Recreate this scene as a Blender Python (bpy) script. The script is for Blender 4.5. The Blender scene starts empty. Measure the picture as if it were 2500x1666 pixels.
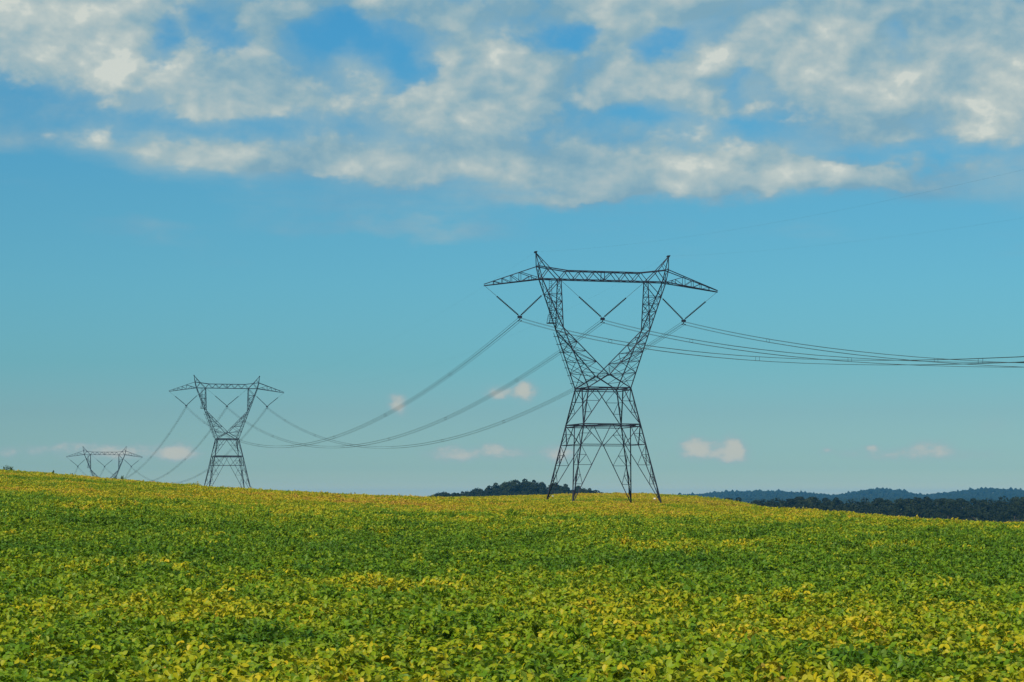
import bpy, bmesh, math, random
import numpy as np
from mathutils import Vector, Matrix

random.seed(11)
rng = np.random.default_rng(7)
scene = bpy.context.scene
COL = scene.collection

# ------------------------------------------------------------------ camera
CAM_Z = 3.1
F = 5345.0            # focal length in pixels of the 2500 px wide photograph
HORIZON = 1215.0      # image row of the level line
cam_data = bpy.data.cameras.new('camera')
cam = bpy.data.objects.new('camera', cam_data)
COL.objects.link(cam)
cam.location = (0, 0, CAM_Z)
cam.rotation_euler = (math.radians(90), 0, 0)
cam_data.sensor_width = 36.0
cam_data.lens = 36.0 * F / 2500.0
cam_data.shift_y = (HORIZON - 833.0) / 2500.0
cam_data.clip_start = 0.1
cam_data.clip_end = 60000
scene.camera = cam
scene.render.resolution_x, scene.render.resolution_y = 1024, 682

# ------------------------------------------------------------------ light and exposure
SUN_EL, SUN_AZ = math.radians(42), math.radians(208)     # azimuth clockwise from +Y: behind the camera, to its left
sun_dir = Vector((math.sin(SUN_AZ) * math.cos(SUN_EL), math.cos(SUN_AZ) * math.cos(SUN_EL), math.sin(SUN_EL)))
sun_data = bpy.data.lights.new('sun', 'SUN')
sun_data.energy = 5.0
sun_data.angle = math.radians(11)
sun_data.color = (1.0, 0.90, 0.74)
sun = bpy.data.objects.new('sun', sun_data)
COL.objects.link(sun)
sun.rotation_euler = (-sun_dir).to_track_quat('-Z', 'Y').to_euler()
vs = scene.view_settings
vs.view_transform = 'Standard'
vs.look = 'None'
vs.exposure = 0.0
vs.gamma = 1.0
vs.use_curve_mapping = False
scene.cycles.use_denoising = True
scene.cycles.volume_bounces = 1
scene.cycles.max_bounces = 6
scene.cycles.transparent_max_bounces = 8
scene.cycles.caustics_reflective = False
scene.cycles.caustics_refractive = False


class N:
    """Small helper that writes node maths."""
    def __init__(self, tree):
        self.t = tree

    def node(self, kind, **kw):
        n = self.t.nodes.new(kind)
        for k, v in kw.items():
            setattr(n, k, v)
        return n

    def put(self, sock, v):
        if hasattr(v, 'is_output'):
            self.t.links.new(v, sock)
        elif v is not None:
            sock.default_value = v

    def m(self, op, a, b=None, c=None, clamp=False):
        n = self.node('ShaderNodeMath', operation=op, use_clamp=clamp)
        for i, v in enumerate((a, b, c)):
            if v is not None:
                self.put(n.inputs[i], v)
        return n.outputs[0]

    def v(self, op, a, b=None, c=None):
        n = self.node('ShaderNodeVectorMath', operation=op)
        for i, x in enumerate((a, b, c)):
            if x is not None:
                self.put(n.inputs[i], x)
        return n.outputs['Value'] if op in ('DOT_PRODUCT', 'LENGTH', 'DISTANCE') else n.outputs['Vector']

    def smooth(self, x, lo, hi, a=0.0, b=1.0):
        n = self.node('ShaderNodeMapRange', interpolation_type='SMOOTHSTEP')
        self.put(n.inputs[0], x)
        for i, q in enumerate((lo, hi, a, b)):
            self.put(n.inputs[i + 1], q)
        return n.outputs[0]

    def lin(self, x, lo, hi, a=0.0, b=1.0):
        n = self.node('ShaderNodeMapRange')
        self.put(n.inputs[0], x)
        for i, q in enumerate((lo, hi, a, b)):
            self.put(n.inputs[i + 1], q)
        return n.outputs[0]

    def noise(self, vec, scale, detail=4.0, rough=0.5, distort=0.0):
        n = self.node('ShaderNodeTexNoise')
        self.put(n.inputs['Vector'], vec)
        n.inputs['Scale'].default_value = scale
        n.inputs['Detail'].default_value = detail
        n.inputs['Roughness'].default_value = rough
        n.inputs['Distortion'].default_value = distort
        return n.outputs['Fac']

    def mix(self, f, a, b):
        n = self.node('ShaderNodeMix', data_type='RGBA')
        self.put(n.inputs[0], f)
        for s, x in ((n.inputs[6], a), (n.inputs[7], b)):
            if isinstance(x, tuple) and len(x) == 3:
                x = (*x, 1.0)
            self.put(s, x)
        return n.outputs[2]

    def ramp(self, f, stops):
        n = self.node('ShaderNodeValToRGB')
        el = n.color_ramp.elements
        while len(el) < len(stops):
            el.new(0.5)
        for e, (p, c) in zip(el, stops):
            e.position = p
            e.color = (*c, 1.0)
        self.put(n.inputs[0], f)
        return n.outputs[0]


# ------------------------------------------------------------------ sky
def srgb(r, g, b):
    return tuple(((c / 255) / 12.92 if c / 255 <= 0.04045 else ((c / 255 + 0.055) / 1.055) ** 2.4) for c in (r, g, b))


def build_sky():
    w = bpy.data.worlds.new('World')
    scene.world = w
    w.use_nodes = True
    t = w.node_tree
    t.nodes.clear()
    k = N(t)
    S = 0.10
    sky = k.node('ShaderNodeTexSky', sky_type='NISHITA', sun_disc=False)
    sky.sun_elevation = SUN_EL
    sky.sun_rotation = SUN_AZ
    sky.altitude = 200
    sky.air_density = 1.0
    sky.dust_density = 0.6
    sky.ozone_density = 2.0
    d = k.node('ShaderNodeTexCoord').outputs['Generated']
    d = k.v('NORMALIZE', d)
    sep = k.node('ShaderNodeSeparateXYZ')
    k.put(sep.inputs[0], d)
    dx, dy, dz = sep.outputs
    # tan of azimuth and of elevation ahead of the field
    yy = k.m('MAXIMUM', dy, 0.02)
    ta = k.m('DIVIDE', dx, yy)
    te = k.m('DIVIDE', dz, yy)
    el = k.m('ARCSINE', dz)
    # teal grade of the clear sky: paler and greener near the horizon
    grade = k.ramp(k.lin(el, 0.0, 0.30), SKY_GRADE)
    base = k.node('ShaderNodeMix', data_type='RGBA', blend_type='MULTIPLY')
    base.inputs[0].default_value = 1.0
    k.put(base.inputs[6], sky.outputs[0])
    k.put(base.inputs[7], grade)
    clear = base.outputs[2]

    # large layout of the cloud deck
    te_vec = k.node('ShaderNodeCombineXYZ')
    k.put(te_vec.inputs[0], ta)
    k.put(te_vec.inputs[1], te)
    flat = te_vec.outputs[0]
    ahead = k.smooth(dy, 0.05, 0.3)

    def warped(scale, amount, detail):
        nz = k.node('ShaderNodeTexNoise')
        k.put(nz.inputs['Vector'], k.v('MULTIPLY', d, (1, 1, 1.6)))
        nz.inputs['Scale'].default_value = scale
        nz.inputs['Detail'].default_value = detail
        nz.inputs['Roughness'].default_value = 0.6
        off = k.v('MULTIPLY', k.v('SUBTRACT', nz.outputs['Color'], (.5, .5, .5)), (amount, amount * .8, 0))
        return k.v('ADD', flat, off)

    def blobs(q, items):
        dens = None
        for (x, y, rx, ry, a) in items:
            c = k.v('MULTIPLY_ADD', q, (F / rx, F / ry, 0), (-(x - 1250) / rx, -(HORIZON - y) / ry, 0))
            g = k.m('EXPONENT', k.m('MULTIPLY', k.v('DOT_PRODUCT', c, c), -1.0))
            dens = k.m('MULTIPLY', g, a) if dens is None else k.m('MULTIPLY_ADD', g, a, dens)
        return k.m('MULTIPLY', dens, ahead)

    def bright(col):
        sc = k.v('SCALE', col)
        sc.node.inputs['Scale'].default_value = 1.0 / S
        return sc

    def background(col):
        bg = k.node('ShaderNodeBackground')
        bg.inputs['Strength'].default_value = S
        k.put(bg.inputs['Color'], col)
        return bg.outputs[0]

    # upper sky with the broken cloud deck
    q = warped(26.0, 0.040, 4.0)
    layout = blobs(q, CLOUD_LAYOUT)
    d2 = k.v('MULTIPLY', d, (1, 1, 1.45))
    L = (-0.004, 0.0, 0.009)
    n_a = k.noise(d2, 17.0, 5.0, 0.55, 0.2)
    n_p = k.noise(d2, 30.0, 6.0, 0.54, 0.12)
    n_q = k.noise(k.v('ADD', d2, L), 30.0, 3.0, 0.54, 0.12)
    n_s = k.noise(k.v('MULTIPLY', d, (1, 1, 5.0)), 9.0, 5.0, 0.58)
    up = k.smooth(el, 0.138, 0.176)
    n = k.m('ADD', k.m('MULTIPLY', n_a, up), k.m('MULTIPLY', n_s, k.m('SUBTRACT', 1.0, up)))
    cover = k.smooth(el, 0.114, 0.166, -0.60, 0.47)
    dens = k.m('MULTIPLY_ADD', k.m('SUBTRACT', n, 0.5), 2.0, cover)
    dens = k.m('ADD', dens, layout)
    puff = k.m('MULTIPLY_ADD', k.m('SUBTRACT', n_p, 0.5), k.smooth(el, 0.135, 0.185, 0.7, 2.2), k.m('MULTIPLY', dens, 0.75))
    veil = k.smooth(k.m('MULTIPLY_ADD', puff, 0.30, dens), -0.62, 0.78, 0.0, 0.86)
    body = k.smooth(puff, 0.16, 0.54, 0.0, 0.80)
    glow = blobs(q, CLOUD_BRIGHT)
    lit = k.m('MULTIPLY_ADD', k.m('SUBTRACT', n_p, n_q), 2.4, k.smooth(n_a, 0.36, 0.66, 0.12, 0.48))
    lit = k.m('ADD', lit, k.smooth(puff, 0.25, 1.1, 0.0, 0.30))
    lit = k.m('ADD', lit, glow)
    vcol = k.ramp(k.m('MULTIPLY_ADD', glow, 0.6, k.smooth(n_a, 0.3, 0.7)), [(0.0, srgb(112, 163, 190)), (1.0, srgb(154, 182, 190))])
    ccol = k.ramp(lit, [(0.0, srgb(126, 166, 184)), (0.35, srgb(152, 180, 188)), (0.65, srgb(176, 192, 192)), (0.88, srgb(196, 205, 199)), (1.0, srgb(216, 219, 208))])
    deck = background(k.mix(body, k.mix(veil, clear, bright(vcol)), bright(ccol)))

    # the small warm cumulus low over the field
    low = blobs(warped(90.0, 0.0065, 3.0), LOW_PUFFS)
    n_l = k.noise(k.v('MULTIPLY', d, (1, 1, 1.5)), 130.0, 4.0, 0.6)
    low = k.m('MULTIPLY_ADD', k.m('SUBTRACT', n_l, 0.5), k.smooth(low, 0.02, 0.5, 0.0, 1.1), low)
    la = k.smooth(low, 0.02, 0.85, 0.0, 0.80)
    lcol = k.ramp(k.smooth(low, 0.2, 1.1), [(0.0, srgb(152, 174, 180)), (1.0, srgb(194, 193, 182))])
    calm = background(k.mix(la, clear, bright(lcol)))
    mx = k.node('ShaderNodeMixShader')
    k.put(mx.inputs[0], k.m('GREATER_THAN', el, 0.098))
    t.links.new(calm, mx.inputs[1])
    t.links.new(deck, mx.inputs[2])
    o = k.node('ShaderNodeOutputWorld')
    t.links.new(mx.outputs[0], o.inputs[0])


SKY_GRADE = [(0.0, (.95, 1.02, .88)), (0.012, (.80, .95, .87)), (0.024, (.58, .81, .86)), (0.044, (.44, .70, .82)), (0.07, (.395, .655, .79)), (0.128, (.345, .59, .72)), (0.203, (.292, .615, .715)), (0.321, (.298, .685, .775)),
             (0.452, (.298, .728, .82)), (0.70, (.262, .805, .97))]
# (column, row, radius across, radius up, weight) of the larger masses and gaps, as directions from the field
CLOUD_LAYOUT = [
    (850, 95, 120, 66, -1.0), (985, 165, 60, 70, -0.75), (555, 85, 60, 44, -0.6), (420, 120, 46, 50, -0.75), (660, 60, 70, 60, 0.35),
    (130, 230, 210, 36, -0.55), (400, 310, 420, 44, -0.85), (90, 420, 260, 80, -0.6),
    (240, 150, 140, 90, 0.45), (70, 60, 160, 80, 0.40), (620, 225, 220, 55, 0.35),
    (1000, 385, 420, 40, 0.55), (620, 390, 260, 24, 0.42), (1700, 440, 430, 40, 0.95), (2030, 445, 230, 32, 0.8), (1080, 285, 180, 34, 0.55),
    (1400, 478, 260, 22, 0.70), (850, 415, 330, 30, 0.5), (1800, 415, 480, 46, 0.55), (2320, 90, 320, 110, 0.35), (1300, 200, 260, 70, 0.30), (750, 20, 900, 34, 0.30), (90, 335, 190, 32, 0.62), (300, 255, 300, 24, 0.25),
    (1560, 170, 260, 110, 0.50), (1940, 210, 200, 110, 0.50), (2300, 250, 240, 90, 0.45), (1650, 20, 500, 40, 0.35),
    (1620, 105, 70, 30, -1.0), (1390, 100, 100, 32, -0.95), (1560, 290, 100, 36, -0.85), (1830, 320, 150, 36, -0.85),
    (1800, 205, 44, 80, -0.8), (2200, 375, 320, 34, -0.8), (2200, 70, 60, 30, -0.35),
    (830, 565, 190, 36, 0.56), (1110, 562, 140, 34, 0.62), (360, 548, 110, 28, 0.46),
]
CLOUD_BRIGHT = [
    (330, 190, 90, 70, 0.30), (150, 170, 110, 40, 0.22), (290, 95, 60, 60, 0.18), (60, 60, 120, 60, 0.16),
    (1600, 170, 90, 50, 0.32), (1930, 220, 90, 60, 0.30), (2420, 280, 140, 60, 0.29), (1080, 275, 170, 22, 0.22),
    (940, 355, 70, 26, 0.19), (870, 180, 50, 60, 0.18), (1480, 70, 50, 50, 0.18), (1650, 345, 60, 40, 0.20),
    (1900, 445, 330, 30, 0.07), (1500, 20, 520, 40, -0.30), (700, 30, 180, 30, -0.18),
]
LOW_PUFFS = [
    (1282, 955, 27, 22, 1.25), (1210, 957, 32, 18, 0.85), (972, 985, 24, 20, 0.80), (985, 1008, 16, 14, 0.30),
    (1700, 1086, 34, 20, 0.95), (1792, 1092, 28, 28, 1.15), (1750, 1106, 74, 20, 0.80),
    (1110, 1108, 70, 20, 0.62), (1218, 1100, 40, 18, 0.50), (2125, 1094, 20, 8, 0.5), (2016, 1100, 12, 7, 0.45),
    (2270, 1092, 52, 22, 0.52), (2140, 1106, 120, 14, 0.34), (432, 1103, 46, 24, 0.80), (270, 1100, 80, 22, 0.55),
    (150, 1092, 60, 14, 0.36), (40, 1105, 80, 16, 0.45), (1365, 1110, 34, 22, 0.60), (330, 1112, 170, 20, 0.40), (700, 1108, 160, 14, 0.22), (1290, 1108, 160, 20, 0.34), (2300, 1112, 200, 18, 0.34), (1640, 1110, 60, 16, 0.26), (2420, 1040, 60, 30, 0.22),
]
build_sky()


# ------------------------------------------------------------------ materials
def mat(name):
    m = bpy.data.materials.new(name)
    m.use_nodes = True
    m.node_tree.nodes.clear()
    k = N(m.node_tree)
    return m, k


def finish(m, k, shader):
    o = k.node('ShaderNodeOutputMaterial')
    k.t.links.new(shader, o.inputs[0])
    return m


def principled(k, color, rough=0.6, metallic=0.0, spec=0.4):
    b = k.node('ShaderNodeBsdfPrincipled')
    if isinstance(color, tuple):
        color = (*color, 1.0)
    k.put(b.inputs['Base Color'], color)
    k.put(b.inputs['Roughness'], rough)
    k.put(b.inputs['Metallic'], metallic)
    k.put(b.inputs['Specular IOR Level'], spec)
    return b


def simple_mat(name, c1, c2, scale, rough=0.6, metallic=0.0, spec=0.4):
    m, k = mat(name)
    g = k.node('ShaderNodeNewGeometry')
    f = k.noise(g.outputs['Position'], scale, 4.0, 0.6)
    c = k.mix(k.smooth(f, 0.35, 0.65), c1, c2)
    return finish(m, k, principled(k, c, rough, metallic, spec).outputs[0])


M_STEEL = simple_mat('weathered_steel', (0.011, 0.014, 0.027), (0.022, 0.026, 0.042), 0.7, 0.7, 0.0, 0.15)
M_WIRE = simple_mat('aluminium_wire', (0.030, 0.055, 0.065), (0.045, 0.07, 0.08), 0.2, 0.6, 0.0, 0.3)
M_GLASS = simple_mat('dark_porcelain', (0.010, 0.018, 0.028), (0.018, 0.028, 0.040), 3.0, 0.35, 0.0, 0.4)
M_SIGN = simple_mat('white_enamel', (0.72, 0.72, 0.66), (0.80, 0.80, 0.74), 2.0, 0.5)
M_CONCRETE = simple_mat('grey_concrete', (0.28, 0.27, 0.24), (0.36, 0.35, 0.32), 2.0, 0.9)
M_BARK = simple_mat('grey_bark', (0.05, 0.04, 0.03), (0.09, 0.075, 0.055), 1.5, 0.9)


def leaf_shader(k, color, trans_color, rough=0.55, spec=0.3, tr=0.35):
    b = principled(k, color, rough, 0.0, spec)
    t = k.node('ShaderNodeBsdfTranslucent')
    k.put(t.inputs[0], trans_color)
    x = k.node('ShaderNodeMixShader')
    x.inputs[0].default_value = tr
    k.t.links.new(b.outputs[0], x.inputs[1])
    k.t.links.new(t.outputs[0], x.inputs[2])
    return x.outputs[0]


def crop_pattern(k, pos):
    """How far the plants at a place have turned from green to yellow, 0..1."""
    p2 = k.v('MULTIPLY', pos, (1, 1, 0))
    big = k.noise(p2, 0.030, 3.0, 0.55)
    mid = k.noise(k.v('ADD', p2, (310, 70, 0)), 0.16, 3.0, 0.6)
    fine = k.noise(k.v('ADD', p2, (30, 170, 0)), 0.75, 2.0, 0.5)
    clump = k.smooth(k.noise(k.v('ADD', p2, (90, 40, 0)), 0.24, 2.0, 0.5), 0.60, 0.70, 0.0, 0.32)
    s = k.node('ShaderNodeSeparateXYZ')
    k.put(s.inputs[0], pos)
    far = k.ramp(k.lin(s.outputs[1], 0.0, 400.0), [(q, (c, c, c)) for q, c in CROP_AGE])
    v = k.m('MULTIPLY_ADD', k.m('SUBTRACT', big, 0.5), 1.35, far)
    v = k.m('MULTIPLY_ADD', k.m('SUBTRACT', mid, 0.5), 1.35, v)
    v = k.m('MULTIPLY_ADD', k.m('SUBTRACT', fine, 0.5), 0.70, v)
    v = k.m('SUBTRACT', v, clump)
    return v


CROP_AGE = [(0.0, 0.47), (0.085, 0.50), (0.13, 0.42), (0.18, 0.28), (0.27, 0.33), (0.38, 0.53), (0.52, 0.67), (1.0, 0.74)]
CROP_STOPS = [(0.0, (0.052, 0.135, 0.005)), (0.28, (0.112, 0.220, 0.006)), (0.50, (0.220, 0.300, 0.006)),
              (0.68, (0.36, 0.345, 0.007)), (0.84, (0.50, 0.41, 0.011)), (0.94, (0.56, 0.39, 0.022)), (1.0, (0.48, 0.28, 0.04))]


def crop_material():
    m, k = mat('soybean_leaf')
    g = k.node('ShaderNodeNewGeometry')
    a = k.node('ShaderNodeAttribute', attribute_name='lr')
    lr = a.outputs['Fac']
    v = crop_pattern(k, g.outputs['Position'])
    v = k.m('MULTIPLY_ADD', k.m('SUBTRACT', lr, 0.5), 0.46, v)
    c = k.ramp(v, CROP_STOPS)
    back = k.mix(k.m('MULTIPLY', g.outputs['Backfacing'], 0.35), c, (0.24, 0.32, 0.10))
    tc = k.mix(0.35, c, (0.24, 0.30, 0.01))
    return finish(m, k, leaf_shader(k, back, tc, 0.48, 0.22, 0.33))


def ground_material():
    m, k = mat('field_soil')
    g = k.node('ShaderNodeNewGeometry')
    pos = g.outputs['Position']
    s = k.node('ShaderNodeSeparateXYZ')
    k.put(s.inputs[0], pos)
    soil = k.mix(k.noise(pos, 1.3, 5.0, 0.6), (0.030, 0.045, 0.012), (0.075, 0.085, 0.020))
    meadow = k.mix(k.smooth(k.noise(pos, 0.012, 5.0, 0.6), 0.4, 0.6), (0.055, 0.085, 0.018), (0.16, 0.15, 0.03))
    far = k.smooth(s.outputs[1], 430, 600)
    c = k.mix(far, soil, meadow)
    b = principled(k, c, 0.9, 0.0, 0.15)
    bump = k.node('ShaderNodeBump')
    bump.inputs['Strength'].default_value = 0.6
    bump.inputs['Distance'].default_value = 0.2
    k.put(bump.inputs['Height'], k.noise(pos, 3.0, 5.0, 0.65))
    k.t.links.new(bump.outputs[0], b.inputs['Normal'])
    return finish(m, k, b.outputs[0])


def tree_material(name, dark, light, tr=0.2):
    m, k = mat(name)
    g = k.node('ShaderNodeNewGeometry')
    o = k.node('ShaderNodeObjectInfo')
    a = k.node('ShaderNodeAttribute', attribute_name='lr')
    f = k.m('ADD', k.m('MULTIPLY', a.outputs['Fac'], 0.6), k.m('MULTIPLY', o.outputs['Random'], 0.4))
    c = k.mix(f, dark, light)
    return finish(m, k, leaf_shader(k, c, c, 0.65, 0.15, tr))


M_CROP = crop_material()
M_GROUND = ground_material()
M_TREE = tree_material('dark_foliage', (0.005, 0.011, 0.005), (0.028, 0.042, 0.014))
M_FOREST = tree_material('forest_foliage', (0.005, 0.014, 0.008), (0.014, 0.028, 0.013), 0.1)
M_WEED = tree_material('weed_foliage', (0.030, 0.060, 0.012), (0.070, 0.105, 0.02))


# ------------------------------------------------------------------ object helpers
def add_mesh(name, verts, faces, material=None, parent=None, smooth=False):
    me = bpy.data.meshes.new(name)
    me.from_pydata([tuple(v) for v in verts], [], [tuple(f) for f in faces])
    if material:
        me.materials.append(material)
    if smooth:
        me.polygons.foreach_set('use_smooth', [True] * len(me.polygons))
    me.update()
    o = bpy.data.objects.new(name, me)
    COL.objects.link(o)
    o.parent = parent
    return o


def empty(name, loc=(0, 0, 0), rz=0.0, parent=None):
    o = bpy.data.objects.new(name, None)
    o.empty_display_size = 0.5
    COL.objects.link(o)
    o.location = loc
    o.rotation_euler = (0, 0, rz)
    o.parent = parent
    return o


def tag(o, label=None, cat=None, group=None, kind=None):
    for key, val in (('label', label), ('category', cat), ('group', group), ('kind', kind)):
        if val:
            o[key] = val
    return o


def copy_tree(o, parent=None):
    c = o.copy()
    COL.objects.link(c)
    c.parent = parent
    for ch in list(o.children):
        copy_tree(ch, c)
    return c


class MB:
    """Collects bars, tubes and boxes into one mesh."""
    def __init__(self):
        self.v, self.f = [], []

    def add(self, vs_, fs_):
        n = len(self.v)
        self.v += [tuple(x) for x in vs_]
        self.f += [tuple(i + n for i in q) for q in fs_]

    def angle(self, a, b, w, th=None):
        """A steel angle (L section) from a to b."""
        a, b = Vector(a), Vector(b)
        z = (b - a).normalized()
        ref = Vector((0, 0, 1)) if abs(z.z) < 0.9 else Vector((1, 0, 0))
        x = z.cross(ref).normalized()
        y = z.cross(x).normalized()
        x, y = (x + y).normalized(), (y - x).normalized()
        th = th or w * 0.22
        h = w * 0.5
        prof = [(-h, -h), (h, -h), (h, -h + th), (-h + th, -h + th), (-h + th, h), (-h, h)]
        vv = [a + x * p + y * q for p, q in prof] + [b + x * p + y * q for p, q in prof]
        ff = [(i, (i + 1) % 6, 6 + (i + 1) % 6, 6 + i) for i in range(6)]
        ff += [(3, 2, 1, 0), (5, 4, 3, 0), (6, 7, 8, 9), (6, 9, 10, 11)]
        self.add(vv, ff)

    def tube(self, pts, r, seg=6, cap=True):
        pts = [Vector(p) for p in pts]
        rr = r if isinstance(r, (list, tuple)) else [r] * len(pts)
        n0 = []
        for i, p in enumerate(pts):
            d = (pts[min(i + 1, len(pts) - 1)] - pts[max(i - 1, 0)]).normalized()
            ref = Vector((0, 0, 1)) if abs(d.z) < 0.95 else Vector((1, 0, 0))
            x = d.cross(ref).normalized()
            y = d.cross(x).normalized()
            for s in range(seg):
                a = 2 * math.pi * s / seg
                n0.append(p + (x * math.cos(a) + y * math.sin(a)) * rr[i])
        ff = []
        for i in range(len(pts) - 1):
            for s in range(seg):
                s2 = (s + 1) % seg
                ff.append((i * seg + s, i * seg + s2, (i + 1) * seg + s2, (i + 1) * seg + s))
        if cap:
            ff.append(tuple(range(seg))[::-1])
            ff.append(tuple((len(pts) - 1) * seg + s for s in range(seg)))
        self.add(n0, ff)

    def box(self, c, sx, sy, sz, rot=None):
        c = Vector(c)
        vv = [Vector((x * sx / 2, y * sy / 2, z * sz / 2)) for z in (-1, 1) for y in (-1, 1) for x in (-1, 1)]
        if rot:
            vv = [rot @ q for q in vv]
        self.add([c + q for q in vv], [(0, 2, 3, 1), (4, 5, 7, 6), (0, 1, 5, 4), (2, 6, 7, 3), (0, 4, 6, 2), (1, 3, 7, 5)])

    def build(self, name, material, parent=None, smooth=False):
        return add_mesh(name, self.v, self.f, material, parent, smooth)


# ------------------------------------------------------------------ terrain
CANOPY = 0.75


def col_t(px):
    return (px - 1250.0) / F


# (column, [(distance, height of the crop top above the camera), ...]) read from the lie of the field
PROFILES = [
    (-700, [(30, -2.3), (60, -1.7), (100, -0.4), (200, 2.6), (300, 5.4), (400, 6.0), (550, 4.5), (750, 1.0)]),
    (0, [(27, -2.3), (60, -1.85), (100, -1.0), (150, 0.25), (200, 1.55), (260, 3.25), (310, 4.25), (360, 4.5), (450, 3.8), (600, 0.5), (760, -2.5)]),
    (270, [(27, -2.3), (60, -1.95), (100, -1.3), (200, 0.65), (300, 2.45), (370, 3.3), (440, 3.3), (560, 1.8), (760, -1.0)]),
    (554, [(27, -2.3), (60, -2.0), (100, -1.55), (200, -0.2), (300, 1.15), (390, 1.75), (450, 2.05), (560, 2.2), (650, 2.1), (741, 1.95), (800, 1.2)]),
    (850, [(27, -2.3), (100, -1.70), (200, -0.65), (300, 0.15), (400, 0.75), (450, 0.9), (520, 0.7), (600, 0.1), (760, -1.2)]),
    (983, [(27, -2.3), (60, -2.1), (100, -1.75), (200, -0.95), (300, -0.35), (400, 0.18), (450, 0.30), (500, 0.10), (560, -0.4), (640, -1.2), (760, -2.5)]),
    (1120, [(100, -1.8), (200, -1.1), (300, -0.6), (400, 0.10), (450, 0.36), (500, 0.25), (560, -0.3), (640, -1.2), (760, -2.5)]),
    (1300, [(27, -2.3), (100, -1.8), (200, -1.4), (300, -1.25), (350, -1.28), (420, 0.02), (480, 0.78), (540, 0.5), (600, -0.2), (760, -2.5)]),
    (1480, [(27, -2.3), (100, -1.85), (200, -1.45), (300, -1.32), (348, -1.38), (420, 0.02), (490, 1.10), (560, .8), (600, 0.4), (760, -2.0)]),
    (1600, [(27, -2.3), (100, -1.85), (200, -1.45), (300, -1.35), (348, -1.42), (420, 0.0), (490, 0.92), (560, .5), (600, 0.0), (760, -3.0)]),
    (1750, [(27, -2.3), (100, -1.85), (200, -1.35), (300, -1.05), (400, -0.2), (460, 0.12), (600, -1.5), (760, -5.0)]),
    (1880, [(27, -2.3), (100, -1.85), (200, -1.35), (260, -1.22), (330, -1.55), (400, -1.85), (460, -2.1), (600, -4.0), (760, -8.0)]),
    (2105, [(27, -2.3), (100, -1.88), (170, -1.45), (235, -1.42), (330, -3.0), (460, -6.5), (600, -9.5), (760, -12)]),
    (2350, [(27, -2.3), (100, -1.95), (160, -1.72), (195, -1.95), (240, -2.8), (300, -4.6), (460, -9.0), (600, -12), (760, -15)]),
    (2500, [(27, -2.3), (100, -2.0), (150, -1.85), (180, -2.10), (225, -3.0), (280, -4.6), (460, -9.5), (600, -13), (760, -16)]),
    (3300, [(30, -2.35), (100, -2.2), (150, -2.4), (280, -5.0), (460, -10.5), (760, -16)]),
]
cp, cz = [], []
for px, pr in PROFILES:
    for dist, z in pr:
        cp.append((col_t(px) * dist, dist))
        cz.append(z)
for x in (-60, -20, 20, 60):
    for y in (-80, -20, 5):
        cp.append((x, y))
        cz.append(-2.35)
cp = np.array(cp) / 100.0
cz = np.array(cz)


def _tps(r2):
    return np.where(r2 > 1e-12, 0.5 * r2 * np.log(np.maximum(r2, 1e-12)), 0.0)


_n = len(cp)
_A = np.zeros((_n + 3, _n + 3))
_A[:_n, :_n] = _tps(((cp[:, None, :] - cp[None, :, :]) ** 2).sum(-1)) + np.eye(_n) * 2e-3
_A[:_n, _n:] = np.c_[np.ones(_n), cp]
_A[_n:, :_n] = _A[:_n, _n:].T
_w = np.linalg.solve(_A, np.r_[cz, 0, 0, 0])

RIDGE = [(1300, 1216), (1600, 1210), (1700, 1206), (1745, 1201), (1850, 1197), (1905, 1198), (2000, 1205), (2035, 1209), (2120, 1194), (2150, 1192),
         (2200, 1197), (2250, 1208), (2300, 1203), (2370, 1194), (2420, 1191), (2500, 1197), (2600, 1200), (2800, 1204), (3300, 1214)]
RIDGE_D = 6500.0
_rx = np.array([col_t(p) * RIDGE_D for p, _ in RIDGE])
_rz = np.array([(HORIZON - y) / F * RIDGE_D - 12.0 for _, y in RIDGE])


def sstep(x, a, b):
    t = np.clip((x - a) / (b - a), 0, 1)
    return t * t * (3 - 2 * t)


def ground(x, y):
    """Height of the soil (world z) at world x, y; arrays."""
    x = np.atleast_1d(np.asarray(x, float))
    y = np.atleast_1d(np.asarray(y, float))
    shape = x.shape
    x, y = x.ravel(), y.ravel()
    out = np.empty(len(x))
    for i in range(0, len(x), 20000):
        xs, ys = x[i:i + 20000], y[i:i + 20000]
        xc = np.clip(xs, -260, 300)
        yc = np.clip(ys, -100, 780)
        P = np.c_[xc, yc] / 100.0
        U = _tps(((P[:, None, :] - cp[None, :, :]) ** 2).sum(-1))
        near = U @ _w[:_n] + _w[_n] + P @ _w[_n + 1:]
        side = np.hypot(xs - xc, 0)
        near = near - CANOPY - 0.20
        valley = -17.0 - 0.0 * xs
        # the knoll that carries the small wood
        valley = valley + 11.5 * np.exp(-((xs - 22) / 62) ** 2 - ((ys - 1800) / 130) ** 2)
        valley = valley + 3.0 * np.exp(-((xs + 209) / 120) ** 2 - ((ys - 1134) / 150) ** 2)
        rz = np.interp(xs * RIDGE_D / np.maximum(ys, 100), _rx, _rz, left=-12, right=-12)
        valley = valley + (rz + 17.0) * np.exp(-((ys - RIDGE_D) / 700.0) ** 2)
        t = np.maximum(sstep(ys, 770, 1120), sstep(side, 60, 500))
        out[i:i + 20000] = near * (1 - t) + valley * t + CAM_Z
    return out.reshape(shape)


def gz(x, y):
    return float(ground(x, y)[0])


def axis(parts):
    out = []
    for a, b, s in parts:
        out += list(np.arange(a, b, s))
    out.append(parts[-1][1])
    return np.array(out)


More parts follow.
